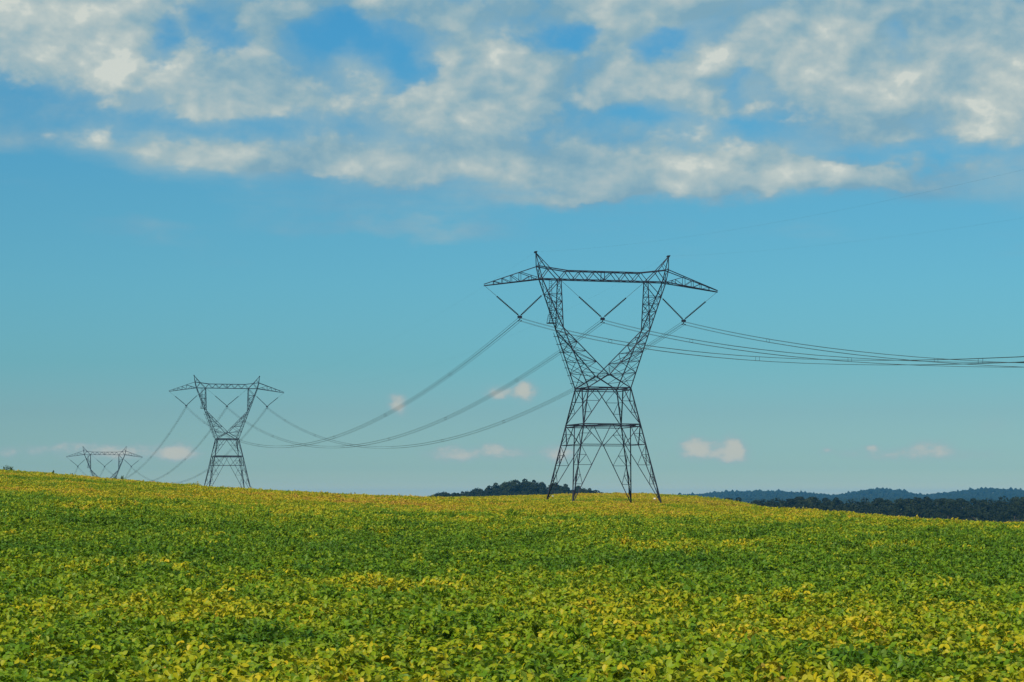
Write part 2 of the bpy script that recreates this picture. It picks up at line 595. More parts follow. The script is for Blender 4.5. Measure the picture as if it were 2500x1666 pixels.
def build_ground():
    xs = axis([(-9000, -2000, 500), (-2000, -600, 100), (-600, -260, 34), (-260, 300, 4), (300, 640, 34), (640, 2500, 60), (2500, 9000, 500)])
    ys = axis([(-400, -100, 60), (-100, 0, 10), (0, 640, 4), (640, 1200, 20), (1200, 2200, 40), (2200, 5200, 250), (5200, 7800, 100), (7800, 14000, 500)])
    X, Y = np.meshgrid(xs, ys)
    Z = ground(X, Y)
    V = np.c_[X.ravel(), Y.ravel(), Z.ravel()]
    nx, ny = len(xs), len(ys)
    i = np.arange(nx - 1)[None, :] + np.arange(ny - 1)[:, None] * nx
    Fq = np.c_[i.ravel(), (i + 1).ravel(), (i + nx + 1).ravel(), (i + nx).ravel()]
    me = bpy.data.meshes.new('ground')
    me.from_pydata(V.tolist(), [], Fq.tolist())
    me.polygons.foreach_set('use_smooth', [True] * len(me.polygons))
    me.materials.append(M_GROUND)
    o = bpy.data.objects.new('ground', me)
    COL.objects.link(o)
    tag(o, 'gently rolling farmland that carries the bean field and falls to a valley', kind='structure')


build_ground()

# ------------------------------------------------------------------ the crop
LEAF = np.array([(0, 0, 0), (-.30, .22, .03), (.30, .22, .03), (-.36, .5, .02), (.36, .5, .02), (-.2, .8, -.03), (.2, .8, -.03), (0, 1, -.10), (0, .48, -.05)])
LEAF_F = [(0, 8, 1), (0, 2, 8), (1, 8, 3), (2, 4, 8), (3, 8, 5), (4, 6, 8), (5, 8, 7), (6, 7, 8)]
LEAF2 = np.array([(0, 0, 0), (-.34, .45, .03), (.34, .45, .03), (0, 1, -.06)])
LEAF2_F = [(0, 2, 1), (1, 2, 3)]


def leaf_patch(name, side, n_plants, n_tri, size, shape, faces, relief, lay, vary=1.0):
    """One square of canopy: three-leaflet leaves carried on small domed plants."""
    V, Fc, A = [], [], []
    nv = 0
    for _ in range(n_plants):
        cx, cy = rng.uniform(-side / 2, side / 2, 2)
        top = CANOPY + rng.normal(0, relief)
        tone = rng.normal(0, 0.13 * vary)
        for _ in range(n_tri):
            r = abs(rng.normal(0, 0.20)) * max(1.0, side / 1.4 * 0.8)
            a = rng.uniform(0, 2 * math.pi)
            px, py = cx + r * math.cos(a), cy + r * math.sin(a)
            pz = top - 0.9 * r * r - abs(rng.normal(0, lay)) * 0.9
            head = rng.uniform(0, 2 * math.pi)
            lean = Matrix.Rotation(rng.normal(0, 0.42), 3, 'X') @ Matrix.Rotation(rng.normal(0, 0.42), 3, 'Y')
            lr = float(np.clip(0.5 + tone + rng.normal(0, 0.20 * vary), 0, 1)) + (rng.random() < .06 * vary) * rng.uniform(.35, .8)
            for j, off in enumerate((0, 2.0, -2.0)):
                s = size * rng.uniform(0.72, 1.25)
                droop = rng.normal(-0.30, 0.35)
                roll = rng.normal(0, 0.35)
                R = lean @ Matrix.Rotation(head + off + rng.normal(0, .15), 3, 'Z') @ Matrix.Rotation(droop, 3, 'X') @ Matrix.Rotation(roll, 3, 'Y')
                R = np.array(R)
                pts = (shape * s) @ R.T + (px, py, pz)
                V.append(pts)
                Fc += [tuple(i + nv for i in f) for f in faces]
                A += [float(np.clip(lr + rng.normal(0, .07), 0, 1.7))] * len(shape)
                nv += len(shape)
    V = np.concatenate(V)
    me = bpy.data.meshes.new(name)
    me.from_pydata(V.tolist(), [], Fc)
    me.materials.append(M_CROP)
    at = me.attributes.new('lr', 'FLOAT', 'POINT')
    at.data.foreach_set('value', A)
    return bpy.data.objects.new(name, me)


def build_crop():
    pc = bpy.data.collections.new('crop_patches')
    for i in range(6):
        pc.objects.link(leaf_patch('patch_a%d' % i, 1.1, 13, 16, 0.096, LEAF, LEAF_F, 0.085, 0.085))
    for i in range(5):
        pc.objects.link(leaf_patch('patch_b%d' % i, 1.9, 26, 12, 0.12, LEAF2, LEAF2_F, 0.085, 0.11, .75))
    for i in range(4):
        pc.objects.link(leaf_patch('patch_c%d' % i, 3.4, 40, 11, 0.19, LEAF2, LEAF2_F, 0.075, 0.11, .45))
    P, IDX = [], []
    for y0, y1, step, i0, n in ((14, 125, 0.86, 0, 6), (125, 285, 1.45, 6, 5), (285, 600, 2.5, 11, 4)):
        ys = np.arange(y0, y1, step)
        for y in ys:
            lo, hi = -0.250 * y - 7, 0.250 * y + 7
            xs = np.arange(lo, hi, step)
            j = rng.uniform(-.45, .45, (len(xs), 2)) * step
            P.append(np.c_[xs + j[:, 0], y + j[:, 1]])
            IDX.append(i0 + rng.integers(0, n, len(xs)))
    P = np.concatenate(P)
    IDX = np.concatenate(IDX)
    Z = ground(P[:, 0], P[:, 1])
    # no plants where the towers' legs stand
    n = len(P)
    me = bpy.data.meshes.new('soybean_field')
    me.from_pydata(np.c_[P, Z - 0.02 - 0.24 * sstep(P[:, 1], 120, 300)].tolist(), [], [])
    def attr(nm, ty, vals):
        a = me.attributes.new(nm, ty, 'POINT')
        a.data.foreach_set('vector' if ty == 'FLOAT_VECTOR' else 'value', np.asarray(vals).ravel())
    # slow swells of taller and shorter crop
    ph = rng.uniform(0, 6.28, 12)
    sw = np.zeros(n)
    for q in range(6):
        a = rng.uniform(0, math.pi)
        wl = rng.uniform(4, 22)
        sw += np.sin((P[:, 0] * math.cos(a) + P[:, 1] * math.sin(a)) * 2 * math.pi / wl + ph[q])
    hs = 1.0 + 0.045 * sw + rng.normal(0, 0.085, n) + np.where(rng.random(n) < .02, .30, 0)
    hs = 1 + (hs - 1) * (1 - .45 * sstep(P[:, 1], 120, 320))
    hs = np.where(P[:, 1] < 70, np.clip(hs, .80, 1.16), hs)
    attr('idx', 'INT', IDX.astype(np.int32))
    attr('rot', 'FLOAT_VECTOR', np.c_[np.zeros(n), np.zeros(n), rng.uniform(0, 6.283, n)].astype(np.float32))
    attr('scl', 'FLOAT_VECTOR', np.c_[np.ones(n) * 1.0, np.ones(n) * 1.0, np.clip(hs, .70, 1.5)].astype(np.float32))
    me.materials.append(M_CROP)
    o = bpy.data.objects.new('soybean_field', me)
    COL.objects.link(o)
    tag(o, 'dense field of ripening soybean plants, green turning yellow', 'crop', kind='stuff')
    ng = bpy.data.node_groups.new('crop_scatter', 'GeometryNodeTree')
    ng.interface.new_socket('Geometry', in_out='INPUT', socket_type='NodeSocketGeometry')
    ng.interface.new_socket('Geometry', in_out='OUTPUT', socket_type='NodeSocketGeometry')
    gi, go = ng.nodes.new('NodeGroupInput'), ng.nodes.new('NodeGroupOutput')
    ci = ng.nodes.new('GeometryNodeCollectionInfo')
    ci.inputs['Collection'].default_value = pc
    ci.inputs['Separate Children'].default_value = True
    ci.inputs['Reset Children'].default_value = True
    ip = ng.nodes.new('GeometryNodeInstanceOnPoints')
    ip.inputs['Pick Instance'].default_value = True
    def named(nm, ty):
        a = ng.nodes.new('GeometryNodeInputNamedAttribute')
        a.data_type = ty
        a.inputs['Name'].default_value = nm
        return a.outputs[0]
    ng.links.new(gi.outputs[0], ip.inputs['Points'])
    ng.links.new(ci.outputs[0], ip.inputs['Instance'])
    ng.links.new(named('idx', 'INT'), ip.inputs['Instance Index'])
    e2r = ng.nodes.new('FunctionNodeEulerToRotation')
    ng.links.new(named('rot', 'FLOAT_VECTOR'), e2r.inputs[0])
    ng.links.new(e2r.outputs[0], ip.inputs['Rotation'])
    ng.links.new(named('scl', 'FLOAT_VECTOR'), ip.inputs['Scale'])
    ng.links.new(ip.outputs[0], go.inputs[0])
    md = o.modifiers.new('scatter', 'NODES')
    md.node_group = ng
    print('crop instances', n)


build_crop()

# ------------------------------------------------------------------ transmission towers
SPAN = np.array([-111.7, 393.0])
YAW = math.atan2(-SPAN[0], SPAN[1])                      # turn of the cross-arm from the picture plane
T_POS = [(14.4, 348.0), (-96.5, 741.0), (-211.0, 1134.0)]
T_BASE = [CAM_Z - 1.1, CAM_Z + 1.4, CAM_Z - 13.4]
W_MAIN, W_DIAG, W_RED, W_RING = 0.18, 0.125, 0.085, 0.20

Z_STRUT, Z_RING, Z_WAIST, Z_CROTCH, Z_KNEE, Z_BOT = 9.4, 12.6, 18.4, 20.5, 27.8, 35.5


def half_w(z):
    return 7.3 - 0.2066 * z


def lerp(a, b, t):
    return tuple(p + (q - p) * t for p, q in zip(a, b))


class Tower:
    def __init__(self, joined=False):
        self.joined = joined
        self.root = empty('transmission_tower')
        self.parts = []

    def part(self, name):
        self.cur = MB() if self.joined else empty(name, parent=self.root)
        self.cur_name = name
        if self.joined:
            self.parts.append((name, self.cur))

    def bar(self, name, a, b, w):
        if self.joined:
            self.cur.angle(a, b, w)
        else:
            m = MB()
            m.angle(a, b, w)
            m.build(name, M_STEEL, self.cur)

    def done(self):
        if self.joined:
            for n_, mb in self.parts:
                mb.build(n_, M_STEEL, self.root)
        return self.root


def make_tower(joined=False):
    T = Tower(joined)
    # ---- four corner legs
    for sx in (-1, 1):
        for sy in (-1, 1):
            m = MB()
            w0, w1 = half_w(-1.4), half_w(Z_WAIST)
            m.angle((sx * w0, sy * w0, -1.4), (sx * w1, sy * w1, Z_WAIST), W_MAIN * 1.15)
            leg = m.build('leg', M_STEEL, T.root)
            if not joined:
                f = MB()
                w = half_w(-1.2)
                f.tube([(sx * w, sy * w, -2.4), (sx * w, sy * w, -1.05)], 0.38, 10)
                f.build('footing', M_CONCRETE, leg)

    def F4(face, s, z):
        w = half_w(z)
        return [(s * w, -w, z), (w, s * w, z), (s * w, w, z), (-w, s * w, z)][face]

    # ---- bracing of the four faces below the waist
    for f in range(4):
        T.part('face_bracing')
        T.bar('strut', F4(f, -1, Z_STRUT), F4(f, 1, Z_STRUT), W_DIAG)
        for s in (-1, 1):
            node = F4(f, .36 * s, Z_STRUT)
            foot = F4(f, s, 0.1)
            T.bar('diagonal', foot, node, W_DIAG * 1.05)
            D = lambda z: lerp(foot, node, (z - 0.1) / (Z_STRUT - 0.1))
            Lg = lambda z: F4(f, s, z)
            zs = (Z_STRUT, 6.2, 3.2, 0.9)
            for a, b in zip(zs, zs[1:]):
                T.bar('brace', Lg(a), D(b), W_RED)
                if b > 1:
                    T.bar('brace', Lg(b), D(b), W_RED)
                zm = (a + b) / 2
                mid = lerp(Lg(a), D(b), 0.5)
                T.bar('brace', Lg(zm), mid, W_RED)
                T.bar('brace', mid, Lg(b), W_RED)
            # between strut and ring
            T.bar('diagonal', F4(f, s, Z_RING), node, W_DIAG)
            T.bar('diagonal', F4(f, 0.02 * s, Z_RING), node, W_DIAG * 0.9)
            c0 = F4(f, s, Z_RING)
            m1 = lerp(c0, node, 0.45)
            zm = m1[2]
            T.bar('brace', Lg(zm), m1, W_RED)
            T.bar('brace', m1, Lg(Z_STRUT), W_RED)
            # between ring and waist
            top = F4(f, 0.06 * s, Z_WAIST)
            low = F4(f, s, Z_RING)
            T.bar('diagonal', low, top, W_DIAG * 1.1)
            E = lambda z: lerp(low, top, (z - Z_RING) / (Z_WAIST - Z_RING))
            T.bar('brace', Lg(Z_WAIST), E(16.3), W_RED * 1.1)
            T.bar('brace', Lg(16.3), E(16.3), W_RED)
            T.bar('brace', Lg(16.3), E(14.5), W_RED)
            T.bar('brace', Lg(14.5), E(14.5), W_RED)
    # ---- the two heavy rings
    for z in (Z_RING, Z_WAIST):
        T.part('ring')
        for f in range(4):
            a, b = F4(f, -1, z), F4(f, 1, z)
            T.bar('ring_beam', a, b, W_RING)
            a2, b2 = F4(f, -1, z - .34), F4(f, 1, z - .34)
            T.bar('ring_beam', a2, b2, W_RING * 0.75)
            T.bar('plan_brace', F4(f, 0, z - .1), F4((f + 1) % 4, 0 , z - .1), W_DIAG)
            T.bar('plan_brace', F4(f, -.5, z - .1), F4(f, 0.02, z - .1), W_DIAG)

    # ---- the two fork arms with their columns
    for sx in (-1, 1):
        T.part('fork_arm')
        ww = half_w(Z_WAIST)
        kn = {s: (sx * 7.2, s * 2.1, Z_KNEE) for s in (-1, 1)}
        out0 = {s: (sx * ww, s * ww, Z_WAIST) for s in (-1, 1)}
        in0 = {s: (0.12 * sx, s * 3.35, Z_CROTCH) for s in (-1, 1)}
        outT = {s: (sx * 10.3, s * 0.95, Z_BOT) for s in (-1, 1)}
        inT = {s: (sx * 7.25, s * 1.0, Z_BOT) for s in (-1, 1)}
        lv = (0.26, 0.46, 0.62, 0.76, 0.89)
        ilv = (0.0, 0.27, 0.50, 0.69, 0.86)
        for s in (-1, 1):
            T.bar('chord', out0[s], kn[s], W_MAIN)
            T.bar('chord', in0[s], kn[s], W_MAIN * 0.95)
            T.bar('chord', in0[s], out0[s], W_MAIN * 0.85)
            T.bar('diagonal', in0[s], (-sx * ww, s * ww, Z_WAIST), W_DIAG)
            O = [lerp(out0[s], kn[s], t) for t in lv]
            I = [lerp(in0[s], kn[s], t) for t in ilv]
            for i in range(5):
                T.bar('brace', O[i], I[i], W_RED * 1.15)
                if i < 4:
                    T.bar('brace', O[i + 1], I[i], W_RED * 1.15) if i % 2 else T.bar('brace', O[i], I[i + 1], W_RED * 1.15)
            T.bar('brace', lerp(out0[s], kn[s], .13), lerp(out0[s], in0[s], .45), W_RED)
            T.bar('brace', O[0], lerp(out0[s], in0[s], .45), W_RED)
            for i in range(3):
                m1 = lerp(O[i], I[i], .5)
                T.bar('brace', m1, lerp(out0[s], kn[s], (lv[i] + lv[i + 1]) / 2), W_RED * .9)
            # column above the knee
            T.bar('chord', kn[s], outT[s], W_MAIN)
            T.bar('chord', kn[s], inT[s], W_MAIN * 0.9)
            cl = (0.22, 0.38, 0.54, 0.70)
            O2 = [lerp(kn[s], outT[s], t) for t in cl]
            I2 = [lerp(kn[s], inT[s], t) for t in cl]
            for i in range(4):
                T.bar('brace', O2[i], I2[i], W_RED * 1.1)
                if i < 3:
                    T.bar('brace', *((O2[i], I2[i + 1]) if i % 2 else (I2[i], O2[i + 1])), W_RED * 1.1)
            T.bar('diagonal', O2[3], inT[s], W_DIAG)
        # faces across the line: outer chords, inner chords
        for A0, A1, ts in ((out0, kn, (0.0,) + lv + (1.0,)), (in0, kn, ilv + (1.0,)), (kn, outT, (0.0, .22, .38, .54, .70, 1.0)), (kn, inT, (0, .2, .38, .54, .70, .86, 1.0))):
            pa = [lerp(A0[-1], A1[-1], t) for t in ts]
            pb = [lerp(A0[1], A1[1], t) for t in ts]
            for i in range(len(ts) - 1):
                T.bar('cross_brace', pa[i], pb[i + 1], W_RED * .8)
                if A1 is not kn or A0 is out0:
                    T.bar('cross_brace', pb[i], pa[i + 1], W_RED * .8)
                if i:
                    T.bar('cross_brace', pa[i], pb[i], W_RED * .8)

    # ---- the bridge between the forks
    T.part('bridge')
    tops = [10.8, 9.0, 6.1, 3.8, 1.5]
    tz = {10.8: 37.5, 9.0: 37.27, 6.1: 36.9, 3.8: 36.9, 1.5: 36.9}
    bots = [10.3, 7.25, 4.95, 2.65, 0.0]
    for v in (-1, 1):
        T.bar('chord', (-10.3, v * .97, Z_BOT), (10.3, v * .97, Z_BOT), W_MAIN)
        T.bar('chord', (-6.1, v * .85, 36.9), (6.1, v * .85, 36.9), W_MAIN * .95)
        T.bar('strut', (0, v * .97, Z_BOT), (0, v * .85, 36.9), W_DIAG)
        for sx in (-1, 1):
            T.bar('chord', (sx * 10.8, v * .8, 37.5), (sx * 6.1, v * .85, 36.9), W_MAIN)
            for i in range(5):
                b_ = (sx * bots[i], v * .97, Z_BOT)
                t_ = (sx * tops[i], v * .85, tz[tops[i]])
                if i == 0:
                    T.bar('diagonal', b_, (sx * 9.0, v * .85, tz[9.0]), W_DIAG)
                else:
                    T.bar('diagonal', b_, t_, W_DIAG * (1.15 if i == 1 else .9))
                    if i > 1:
                        T.bar('diagonal', (sx * bots[i - 1], v * .97, Z_BOT), t_, W_DIAG * .9)
            T.bar('diagonal', (sx * 1.5, v * .85, 36.9), (0, v * .97, Z_BOT), W_DIAG * .9)
    for z, w, us in ((Z_BOT, .97, (-10.3, -7.25, -4.95, -2.65, 0, 2.65, 4.95, 7.25, 10.3)), (36.9, .85, (-6.1, -3.8, -1.5, 1.5, 3.8, 6.1))):
        for i in range(len(us)):
            T.bar('plan_brace', (us[i], -w, z), (us[i], w, z), W_RED)
            if i:
                T.bar('plan_brace', (us[i - 1], -w, z), (us[i], w, z), W_RED)

    # ---- arms and peaks
    for sx in (-1, 1):
        T.part('cross_arm')
        for v in (-1, 1):
            B = lambda u: (sx * u, v * (.95 - .87 * (u - 10.3) / 9.2), Z_BOT - 1.3 * (u - 10.3) / 9.2)
            U = lambda u: (sx * u, v * (.80 - .72 * (u - 10.8) / 8.7), 37.5 - 3.05 * (u - 10.8) / 8.7)
            T.bar('chord', B(10.3), B(19.5), W_MAIN * 1.05)
            T.bar('chord', U(10.8), U(19.5), W_MAIN * .85)
            us = (13.7, 15.15, 16.6, 18.0)
            for i, u in enumerate(us):
                T.bar('strut', B(u), U(u), W_RED)
                T.bar('diagonal', U(u), B(us[i - 1]) if i else B(10.3), W_RED * (1.25 if i == 0 else 1))
            dd = lambda t: lerp(U(13.7), B(10.3), t)
            T.bar('brace', dd(.5), B(12.0), W_RED)
            T.bar('brace', dd(.5), B(13.5), W_RED)
            T.bar('brace', dd(.72), B(11.3), W_RED * .9)
        us = (10.3, 12.0, 13.7, 15.15, 16.6, 18.0, 19.2)
        for i in range(len(us) - 1):
            v = 1 if i % 2 else -1
            wa, wb = (.95 - .87 * (us[i] - 10.3) / 9.2), (.95 - .87 * (us[i + 1] - 10.3) / 9.2)
            za, zb = Z_BOT - 1.3 * (us[i] - 10.3) / 9.2, Z_BOT - 1.3 * (us[i + 1] - 10.3) / 9.2
            T.bar('plan_brace', (sx * us[i], v * wa, za), (sx * us[i + 1], -v * wb, zb), W_RED)
        T.part('earth_wire_peak')
        pk = (sx * 11.1, 0, 39.65)
        for v in (-1, 1):
            T.bar('chord', (sx * 10.3, v * .95, Z_BOT), (sx * 10.8, v * .8, 37.5), W_MAIN * .8)
            T.bar('chord', (sx * 10.8, v * .8, 37.5), pk, W_DIAG * 1.1)
            T.bar('chord', (sx * 9.0, v * .85, 37.27), pk, W_DIAG * 1.1)
            T.bar('brace', (sx * 10.8, v * .8, 37.5), lerp((sx * 9.0, v * .85, 37.27), pk, .5), W_RED)
            T.bar('brace', (sx * 10.3, v * .95, Z_BOT), (sx * 10.8, -v * .8, 37.5), W_RED)
    # ---- clamps that hold the earth wires
    for sx in (-1, 1):
        m = MB()
        m.box((sx * 11.1, 0, 39.75), .30, .5, .30)
        m.tube([(sx * 11.1, -.75, 39.80), (sx * 11.1, .75, 39.80)], .09, 6)
        m.build('earth_wire_clamp', M_STEEL, T.root)
    # ---- ladder and landing on the column towards the far towers, step rail on its leg
    m = MB()
    for du in (-.22, .22):
        m.tube([(-8.40 + du, .8, 28.8), (-8.40 + du, .8, Z_BOT)], .035, 5)
    for i in range(21):
        z = 29.1 + i * .31
        m.tube([(-8.62, .8, z), (-8.18, .8, z)], .025, 4)
    m.build('ladder', M_STEEL, T.root)
    m = MB()
    m.box((-8.05, 1.5, 28.75), 1.25, 1.1, .14)
    for u in (-8.65, -8.2):
        m.tube([(u, 2.0, 28.8), (u + .25, 2.0, 30.1)], .045, 5)
    m.tube([(-8.4, 2.0, 30.1), (-7.95, 2.0, 30.1)], .045, 5)
    m.build('landing', M_STEEL, T.root)
    m = MB()
    a, b = (-half_w(Z_WAIST) - .38, half_w(Z_WAIST), Z_WAIST + .3), (-7.5, 2.15, 27.3)
    m.tube([a, b], .04, 5)
    for i in range(7):
        p = lerp(a, b, (i + .5) / 7)
        m.tube([(p[0] - .22, p[1], p[2]), (p[0] + .42, p[1], p[2])], .05, 5)
    m.build('step_rail', M_STEEL, T.root)
    # ---- small white plates low on two legs
    if not joined:
        w = half_w(1.6)
        for u, v, z in ((-w + .75, w - .03, 1.35), (w - .75, -w - .03, 0.95)):
            m = MB()
            m.box((u, v - .12, z), .30, .03, .20)
            m.build('sign_plate', M_SIGN, T.root)
    return T.done()


tower = make_tower()
tower_b = copy_tree(tower)
tower_c = make_tower(joined=True)
for o, p, z, lab in ((tower, T_POS[0], T_BASE[0], 'tallest dark steel lattice pylon, nearest, all four legs standing in the bean field'),
                     (tower_b, T_POS[1], T_BASE[1], 'middle-sized lattice pylon rising just behind the crest of the bean field'),
                     (tower_c, T_POS[2], T_BASE[2], 'smallest, most distant pylon with its lower half hidden behind the hill')):
    o.location = (p[0], p[1], z)
    o.rotation_euler = (0, 0, YAW)
    tag(o, lab, 'pylon', 'lattice pylons of the power line')


def tw(i, u, v, z):
    """Tower-local point of tower number i in world coordinates; towers beyond the three are extrapolated."""
    x, y = T_POS[i] if 0 <= i < 3 else (T_POS[0][0] + SPAN[0] * i, T_POS[0][1] + SPAN[1] * i)
    zb = {-1: CAM_Z - 2.0, 0: T_BASE[0], 1: T_BASE[1], 2: T_BASE[2], 3: CAM_Z - 20}[i]
    c, s = math.cos(YAW), math.sin(YAW)
    return Vector((x + c * u - s * v, y + s * u + c * v, zb + z))


# ------------------------------------------------------------------ insulators
def insulator_mesh(name, a, b, parent):
    """A string of porcelain discs from a to b."""
    a, b = Vector(a), Vector(b)
    n = 17
    pts, rr = [], []
    for i in range(n):
        for t, r in ((0.0, .06), (.25, .14), (.6, .14), (.85, .06)):
            pts.append(a.lerp(b, (i + t) / n))
            rr.append(r)
    pts.append(b)
    rr.append(.05)
    m = MB()
    m.tube(pts, rr, 7)
    return m.build(name, M_GLASS, parent)


def rod(name, a, b, r, parent, material=None):
    m = MB()
    m.tube([a, b], r, 6)
    return m.build(name, material or M_STEEL, parent)


PHASES = (-13.7, 0.0, 13.7)
Z_YOKE = 29.6
WHERE_T = ('on the tallest pylon', 'on the middle-sized pylon', 'on the smallest distant pylon')
WHERE_P = ('under the arm pointing away from the blue hills', 'in the open window between the forks', 'under the arm towards the blue hills')


def v_string(ti, pi):
    u0 = PHASES[pi]
    root = empty('v_string_insulator')
    yoke = Vector((u0, 0, Z_YOKE))
    if pi == 1:
        ends = ((Vector((-6.9, 0, Z_BOT - .1)), .43), (Vector((6.9, 0, Z_BOT - .1)), .43))
    else:
        sg = -1 if pi == 0 else 1
        tip = (Vector((sg * 19.3, 0, 34.15)), .33)
        frk = (Vector((sg * 9.75, 0, 33.3)), .10)
        ends = (tip, frk) if sg < 0 else (frk, tip)
    for e, t in ends:
        top = e.lerp(yoke, t)
        low = e.lerp(yoke, .955)
        rod('hanger_rod', e, top, .028, root, M_WIRE)
        insulator_mesh('insulator_stack', top, low, root)
        rod('end_fitting', low, yoke, .05, root)
    m = MB()
    m.box(yoke + Vector((0, 0, -.08)), .75, .08, .30)
    m.box(yoke + Vector((0, 0, -.42)), .12, .10, .5)
    m.build('yoke_plate', M_STEEL, root)
    for dx in (-.23, .23):
        for dz in (-.25, -.71):
            m = MB()
            m.tube([(u0 + dx, -.22, Z_YOKE + dz - .03), (u0 + dx, 0, Z_YOKE + dz + .05), (u0 + dx, .22, Z_YOKE + dz - .03)], .075, 6)
            m.build('suspension_clamp', M_STEEL, root)
    p = tw(ti, 0, 0, 0)
    root.location = p
    root.rotation_euler = (0, 0, YAW)
    tag(root, 'V-shaped insulator %s, %s' % (WHERE_P[pi], WHERE_T[ti]), 'insulator', 'V-shaped insulator strings of the power line')


for ti in range(3):
    for pi in range(3):
        v_string(ti, pi)


# ------------------------------------------------------------------ wires
def sag_pt(a, b, sag, t):
    p = a.lerp(b, t)
    p.z -= 4 * sag * t * (1 - t)
    return p


SPANS = [(-1, 0, 16.4, 'sweeping from the tallest pylon over the blue hills'),
         (0, 1, 16.6, 'hanging between the tallest and the middle-sized pylon'),
         (1, 2, 16.0, 'hanging between the middle-sized and the smallest pylon'),
         (2, 3, 16.0, 'dropping behind the hill past the smallest pylon')]
NTH = ('outer one away from knoll', 'middle one', 'outer one nearer blue hills')
for a, b, sag, where in SPANS:
    for pi, u in enumerate(PHASES):
        root = empty('conductor_bundle', tw(a, u, 0, Z_YOKE))
        base = root.location.copy()
        for dx in (-.23, .23):
            for dz in (-.25, -.71):
                A, B = tw(a, u + dx, 0, Z_YOKE + dz), tw(b, u + dx, 0, Z_YOKE + dz)
                m = MB()
                m.tube([sag_pt(A, B, sag, t / 44) - base for t in range(45)], .024, 5, cap=False)
                m.build('conductor', M_WIRE, root, smooth=True)
        A, B = tw(a, u, 0, Z_YOKE), tw(b, u, 0, Z_YOKE)
        c, s = math.cos(YAW), math.sin(YAW)
        for t in (.11, .24, .37, .5, .63, .76, .89):
            t += .012 * pi
            p = sag_pt(A, B, sag, t) - base
            m = MB()
            q = [p + Vector((c * dx, s * dx, dz)) for dx, dz in ((-.23, -.25), (.23, -.25), (.23, -.71), (-.23, -.71))]
            for i in range(4):
                m.tube([q[i], q[(i + 1) % 4]], .018, 5)
            m.build('spacer', M_STEEL, root)
        tag(root, 'conductor bundle %s, %s' % (where, NTH[pi]), 'power line', 'conductor bundles of the power line')
    for sx in (-1, 1):
        A, B = tw(a, sx * 11.1, 0, 39.80), tw(b, sx * 11.1, 0, 39.80)
        m = MB()
        m.tube([sag_pt(A, B, 9.5, t / 44) - A for t in range(45)], .004, 5, cap=False)
        o = m.build('earth_wire', M_WIRE, None, smooth=True)
        o.location = A
        tag(o, 'thin earth wire %s, %s' % (where.replace('hanging ', '').replace('sweeping ', ''), NTH[0] if sx < 0 else NTH[2]),
            'wire', 'earth wires of the power line')


# ------------------------------------------------------------------ trees
def crown_mesh(name, w, h, n_lobe, n_leaf, leaf, seed, flat=1.0):
    r = np.random.default_rng(seed)
    V, Fc, A = [], [], []
    nv = 0
    for i in range(n_lobe):
        a = r.uniform(0, 6.283)
        zz = r.uniform(0, 1) ** .8
        rad = w / 2 * math.sqrt(max(0.05, 1 - (zz * 1.02 - 0.30) ** 2 / .62)) * r.uniform(.25, .80)
        c = np.array((math.cos(a) * rad, math.sin(a) * rad, h * (.22 + .66 * zz)))
        lr_ = w * r.uniform(.16, .27)
        tone = r.uniform(0, .7)
        nl = int(n_leaf * (lr_ / (w * .21)) ** 2)
        d = r.normal(size=(nl, 3))
        d /= np.linalg.norm(d, axis=1)[:, None]
        d[:, 2] = np.where(d[:, 2] < -.4, -d[:, 2], d[:, 2])
        for q in d:
            p = c + q * lr_ * r.uniform(.72, 1.08) * (1, 1, .85)
            nrm = q + r.normal(0, .45, 3)
            nrm /= np.linalg.norm(nrm)
            t1 = np.cross(nrm, r.normal(size=3))
            t1 /= np.linalg.norm(t1)
            t2 = np.cross(nrm, t1)
            s = leaf * r.uniform(.6, 1.3)
            pts = [p + t1 * s, p + t2 * s * .7 + nrm * s * .15, p - t1 * s, p - t2 * s * .7 - nrm * s * .1]
            V += pts
            Fc.append((nv, nv + 1, nv + 2, nv + 3))
            A += [float(np.clip(tone + r.uniform(-.15, .3), 0, 1))] * 4
            nv += 4
    me = bpy.data.meshes.new(name)
    me.from_pydata([tuple(v) for v in V], [], Fc)
    me.materials.append(M_TREE)
    at = me.attributes.new('lr', 'FLOAT', 'POINT')
    at.data.foreach_set('value', A)
    return me


def trunk_mesh(h, w, seed):
    r = random.Random(seed)
    m = MB()
    m.tube([(0, 0, -.5), (.05, 0, h * .2), (.1, .05, h * .45), (0, .1, h * .75)], [h * .032, h * .026, h * .019, h * .006], 7)
    for i in range(6):
        a = r.uniform(0, 6.283)
        z = h * r.uniform(.25, .5)
        e = w * r.uniform(.25, .4)
        m.tube([(0.05, 0, z), (math.cos(a) * e * .5, math.sin(a) * e * .5, z + h * .12), (math.cos(a) * e, math.sin(a) * e, z + h * .27)],
               [h * .014, h * .009, h * .004], 5)
    me = bpy.data.meshes.new('trunk')
    me.from_pydata(m.v, [], m.f)
    me.materials.append(M_BARK)
    return me


TREE_KINDS = []
for i, (w, h) in enumerate(((9.5, 13.0), (8.0, 14.5), (11.0, 13.5), (7.0, 11.0), (9.0, 15.5), (12.0, 14.0))):
    TREE_KINDS.append((crown_mesh('crown', w, h, 15 + i, 62, .50, 40 + i), trunk_mesh(h, w, i), None))
TREE_KINDS = [(c_, t_, max(v.co.z for v in c_.vertices) * .985) for c_, t_, _ in TREE_KINDS]


def tree(name, x, y, height, kind, label, group, wide=1.0):
    cm, tm, h = TREE_KINDS[kind % len(TREE_KINDS)]
    root = empty(name, (x, y, gz(x, y)), random.uniform(0, 6.28))
    s = height / h
    root.scale = (s * wide, s * wide, s)
    for nm, me in (('trunk', tm), ('crown', cm)):
        o = bpy.data.objects.new(nm, me)
        COL.objects.link(o)
        o.parent = root
    tag(root, label, 'tree', group)
    return root


